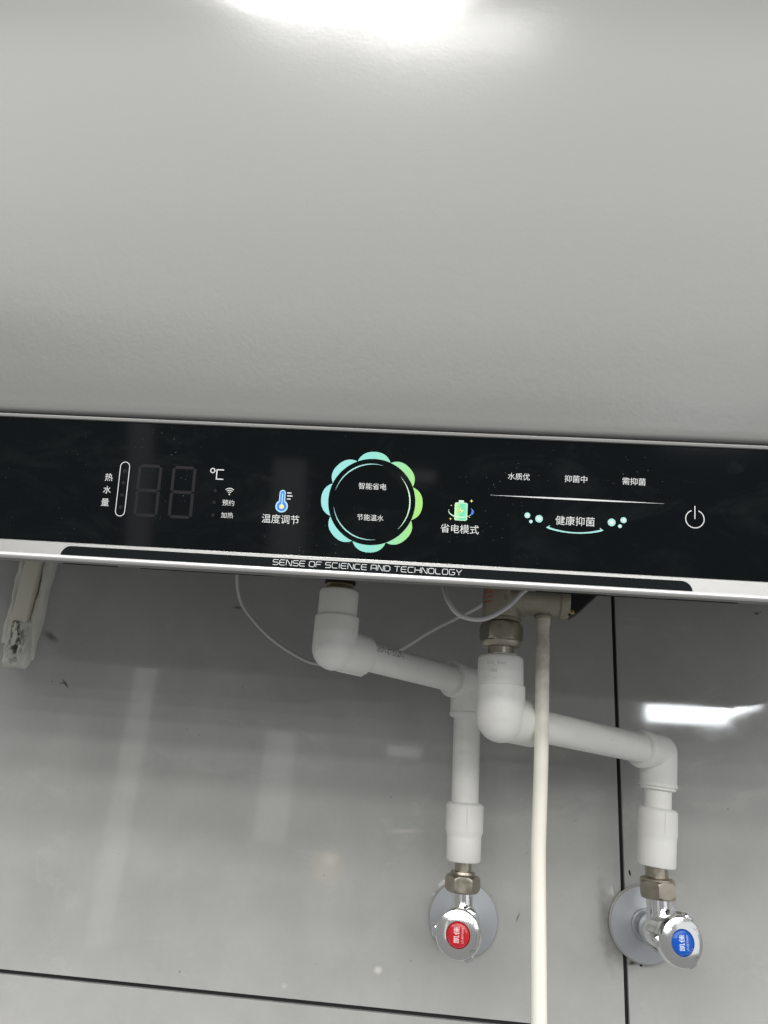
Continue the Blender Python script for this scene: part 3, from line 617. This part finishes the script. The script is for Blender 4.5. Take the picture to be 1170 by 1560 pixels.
# ================================================================== ANGLE VALVES
def angle_valve(at, handle, top, label, btn, ink_m, eng, spin, plate_tilt, neck_r, hdir=None):
    """at = plate centre on the wall, handle = centre of the knob face, top = outlet point under the nut"""
    at, handle, top = Vector(at), Vector(handle), Vector(top)
    v = thing('angle_valve', tuple(at), label, 'valve', 'chrome angle valves')
    ax = Vector(hdir).normalized() if hdir else (handle - at).normalized()
    h0 = handle - ax * 0.0265; bax = (h0 - at).normalized(); L = (h0 - at).length
    pn = Vector((plate_tilt[0], -1, plate_tilt[1])).normalized()
    pl = obj('wall_plate', lathe(at + pn * 0.0004 + Vector((0, -plate_tilt[2], 0)), pn, [(0.0250, 0), (0.0274, 0.0003), (0.0276, 0.0014), (0.0268, 0.0026), (0.0150, 0.0040), (0.0120, 0.0046), (0.0116, 0.0062), (0.0106, 0.0066), (0.0090, 0.0060)], 64), 'plate', v, angle=30)
    obj('plate_rim', lathe(at + Vector((0, -plate_tilt[2], 0)) + pn * 0.0002, pn, [(0.0270, 0), (0.0279, 0.0002), (0.0279, 0.0016), (0.0272, 0.0021)], 64), 'plate_rim', pl)
    obj('valve_body', join(lathe(at, bax, [(0.0088, 0.0), (0.0090, 0.022), (0.0112, 0.028), (0.0122, 0.032), (0.0122, L - 0.002), (0.0112, L + 0.001)], 40),
                           lathe(top, Vector((0.04, 0.03, -1)), [(neck_r - 0.0004, -0.002), (neck_r, 0.0), (neck_r, 0.024)], 36)), 'chrome', v, angle=40)
    hn = obj('handle', lathe(h0, ax, [(0.0112, 0.0), (0.0128, 0.0006), (0.0134, 0.0030), (0.0142, 0.0110), (0.0157, 0.0180), (0.0164, 0.0210), (0.0166, 0.0232), (0.0163, 0.0252), (0.0154, 0.0266), (0.0120, 0.0276), (0.0086, 0.0280), (0.0083, 0.0276), (0.0080, 0.0262)], 64), 'chrome', v, angle=40)
    d, u, w = frame(ax)
    if u.x < 0: u = -u
    w = u.cross(ax); w = w if w.z > 0 else -w
    def hp(s, t, h=0.0): return handle + (u * s + w * t) / 1000 + ax * ((0.00205 - 0.0000080 * (s * s + t * t) + h / 1000))
    for k in range(3):
        q = spin + k * 2 * math.pi / 3; rd = u * math.cos(q) + w * math.sin(q); tn = ax.cross(rd)
        V = []; ring = [(-0.0042, 0.0), (-0.0034, 0.0022), (-0.0020, 0.0031), (0.0020, 0.0031), (0.0034, 0.0022), (0.0042, 0.0)]
        for hh, kk in ((0.0075, 0.72), (0.0110, 0.9), (0.0225, 1.0), (0.0240, 0.88), (0.0246, 0.6)):
            for a, b in ring: V.append(h0 + ax * hh + tn * a * (0.7 + .3 * kk) + rd * (0.0140 + 0.0020 * min(1, kk) + b * kk))
        n = len(ring); F = [tuple(range(n))[::-1], tuple(range(4 * n, 5 * n))]
        for j in range(4): F += [(j * n + i, j * n + (i + 1) % n, (j + 1) * n + (i + 1) % n, (j + 1) * n + i) for i in range(n)]
        obj('grip_lug', (V, F), 'chrome', hn, angle=60)
    # open / shut characters with a curved arrow between, cut round the button
    def hp_face(s, t, h=0.0):
        r_ = math.hypot(s, t); z = 0.00075 if r_ < 12 else 0.00075 - (r_ - 12) * 0.00029
        return handle + (u * s + w * t) / 1000 + ax * (z + 0.00035)
    for ch, a in (('开', 38), ('关', -38)):
        print_('engraving', text_geo(ch, 4.0, hp_face, 12.3 * math.cos(math.radians(a)), 12.3 * math.sin(math.radians(a)), rot=math.radians(a - 90 if a > 0 else a + 180 - 90) * 0.3, bold=0.02), eng, hn)
    print_('engraving', flat(stroke(arcpts(0, 0, 13.0, 24, -22, 12), 0.42) + [[(13.0 * math.cos(.42) - .9, 13 * math.sin(.42) - .8), (13 * math.cos(.42) + .8, 13 * math.sin(.42) - .5), (12.6 * math.cos(.48), 13 * math.sin(.5))],
                                                                                [(13.0 * math.cos(.40) - .9, -13 * math.sin(.40) + .8), (13 * math.cos(.40) + .8, -13 * math.sin(.40) + .5), (12.6 * math.cos(.46), -13 * math.sin(.48))]], hp_face), eng, hn)
    bt = obj('button', lathe(handle + ax * 0.0002, ax, [(0.0080, 0), (0.0079, 0.0008), (0.0070, 0.0013), (0.0045, 0.0017), (0.0020, 0.00185), (0.0004, 0.0019)], 48), btn, v, angle=60)
    print_('logo', join(text_geo('凯佳', 10.0, hp, -1.1, 0.1, 4.2, rot=math.pi / 2, bold=0.02), text_geo('LD-SKYWAY', 9.6, hp, 3.1, 0.1, 1.5, rot=math.pi / 2)), ink_m, bt)
    return v
angle_valve((0.0386, -0.0005, -0.1124), (0.0310, -0.0750, -0.1100), (0.0343, -0.05, -0.0858), 'chrome angle valve with a red cap on round wall plate', 'button_red', 'print_pink', 'engrave_dark', math.radians(58), (0, 0, 0), 0.0080)
angle_valve((0.1804, -0.0005, -0.1044), (0.1852, -0.0750, -0.1018), (0.1778, -0.05, -0.0785), 'chrome angle valve with a blue cap, wall plate crossing the tile joint', 'button_blue', 'print_paleblue', 'engrave_dark', math.radians(62), (0.05, 0, 0.0016), 0.0086, (0.22, -1, 0.01))

# ================================================================== DRAIN HOSE, CABLE, OLD TRUNKING
hp_ = spline([(0.0785, -0.15, 0.1035), (0.0783, -0.15, 0.085), (0.0778, -0.1505, 0.050), (0.0771, -0.151, 0.0127), (0.0762, -0.151, -0.018), (0.0754, -0.1505, -0.0464), (0.0757, -0.15, -0.09), (0.0760, -0.15, -0.138), (0.0757, -0.15, -0.20), (0.0745, -0.148, -0.27)], 8)
rads = [0.0047 - (0.0003 if 2 < i < 8 else 0) for i in range(len(hp_))]; rads[0] = 0.0050; rads[1] = 0.0050; rads[2] = 0.0048
hose = obj('drain_hose', tube(hp_, rads, 28), 'hose', None, (0.0745, -0.148, -0.27))
tag(hose, 'thin cream plastic drain hose hanging straight down from the safety valve', 'hose')
cab = spline([(-0.178, -0.032, 0.185), (-0.177, -0.03, 0.155), (-0.175, -0.025, 0.137), (-0.167, -0.02, 0.121), (-0.143, -0.02, 0.099), (-0.117, -0.02, 0.084), (-0.095, -0.025, 0.077), (-0.06, -0.03, 0.078), (-0.027, -0.04, 0.090),
              (0.003, -0.06, 0.107), (0.036, -0.09, 0.121), (0.056, -0.118, 0.1312), (0.073, -0.134, 0.1345), (0.0765, -0.160, 0.1295), (0.0690, -0.178, 0.1210), (0.0600, -0.186, 0.113), (0.0490, -0.190, 0.1010), (0.0340, -0.191, 0.0922), (0.0190, -0.190, 0.0940), (0.0110, -0.186, 0.104), (0.0078, -0.172, 0.119), (0.0080, -0.160, 0.140)], 8)
c_ = obj('sensor_cable', tube(cab, 0.00155, 12), 'cable', None, (-0.095, -0.025, 0.077))
tag(c_, 'thin pale grey cable looping round the safety valve and along the wall', 'cable')
TB = (-0.3805, 0.0, 0.0575)
tr = thing('cable_trunking', TB, 'dirty white plastic trunking strip on the wall, end smeared with mouldy caulk', 'trunking')
obj('channel', bbox((-0.3905, -0.0095, 0.092), (-0.3750, -0.0002, 0.30), 0.0012), 'trunk', tr)
def smear(x0, x1, z0, z1, th, nx=16, nz=44, seed=1, side=None):
    rnd = random.Random(seed); ph = [rnd.uniform(0, 6) for _ in range(6)]; V, F = [], []
    for k in range(nz + 1):
        z = z0 + (z1 - z0) * k / nz; l = x0 + 0.0008 * math.sin(z * 110 + ph[0]) + 0.0004 * math.sin(z * 410 + ph[1]); r_ = x1 + 0.0006 * math.sin(z * 130 + ph[2])
        e = min(1, (k / nz) * 9, (1 - k / nz) * 9) ** 0.5; c_ = (l + r_) / 2; sh = 0.72 + 0.28 * min(1, (k / nz) * 7) ** 0.5; l = c_ + (l - c_) * sh; r_ = c_ + (r_ - c_) * sh
        for i in range(nx + 1):
            q = i / nx; prof = max(0, 1 - abs(2 * q - 1) ** 3.0) ** 0.6
            V.append(Vector((l + (r_ - l) * q, -0.0001 - (th * prof * e) * (0.93 + 0.12 * math.sin(z * 170 + q * 6 + ph[3])), z)))
    for k in range(nz):
        for i in range(nx):
            a = k * (nx + 1) + i; F.append((a, a + 1, a + nx + 2, a + nx + 1))
    return V, F
obj('caulk', smear(-0.3935, -0.3665, 0.0575, 0.104, 0.0108), 'caulk', tr, (-0.3805, 0, 0.0575))
obj('caulk_bead', smear(-0.3745, -0.3630, 0.066, 0.25, 0.0060, 10, 60, 2), 'caulk', tr, (-0.42, 0, 0.25))
obj('caulk_bead', smear(-0.3995, -0.3900, 0.080, 0.25, 0.0050, 10, 60, 3), 'caulk', tr, (-0.42, 0, 0.25))
for o in list(bpy.data.objects):
    if '_o' in o: del o['_o']
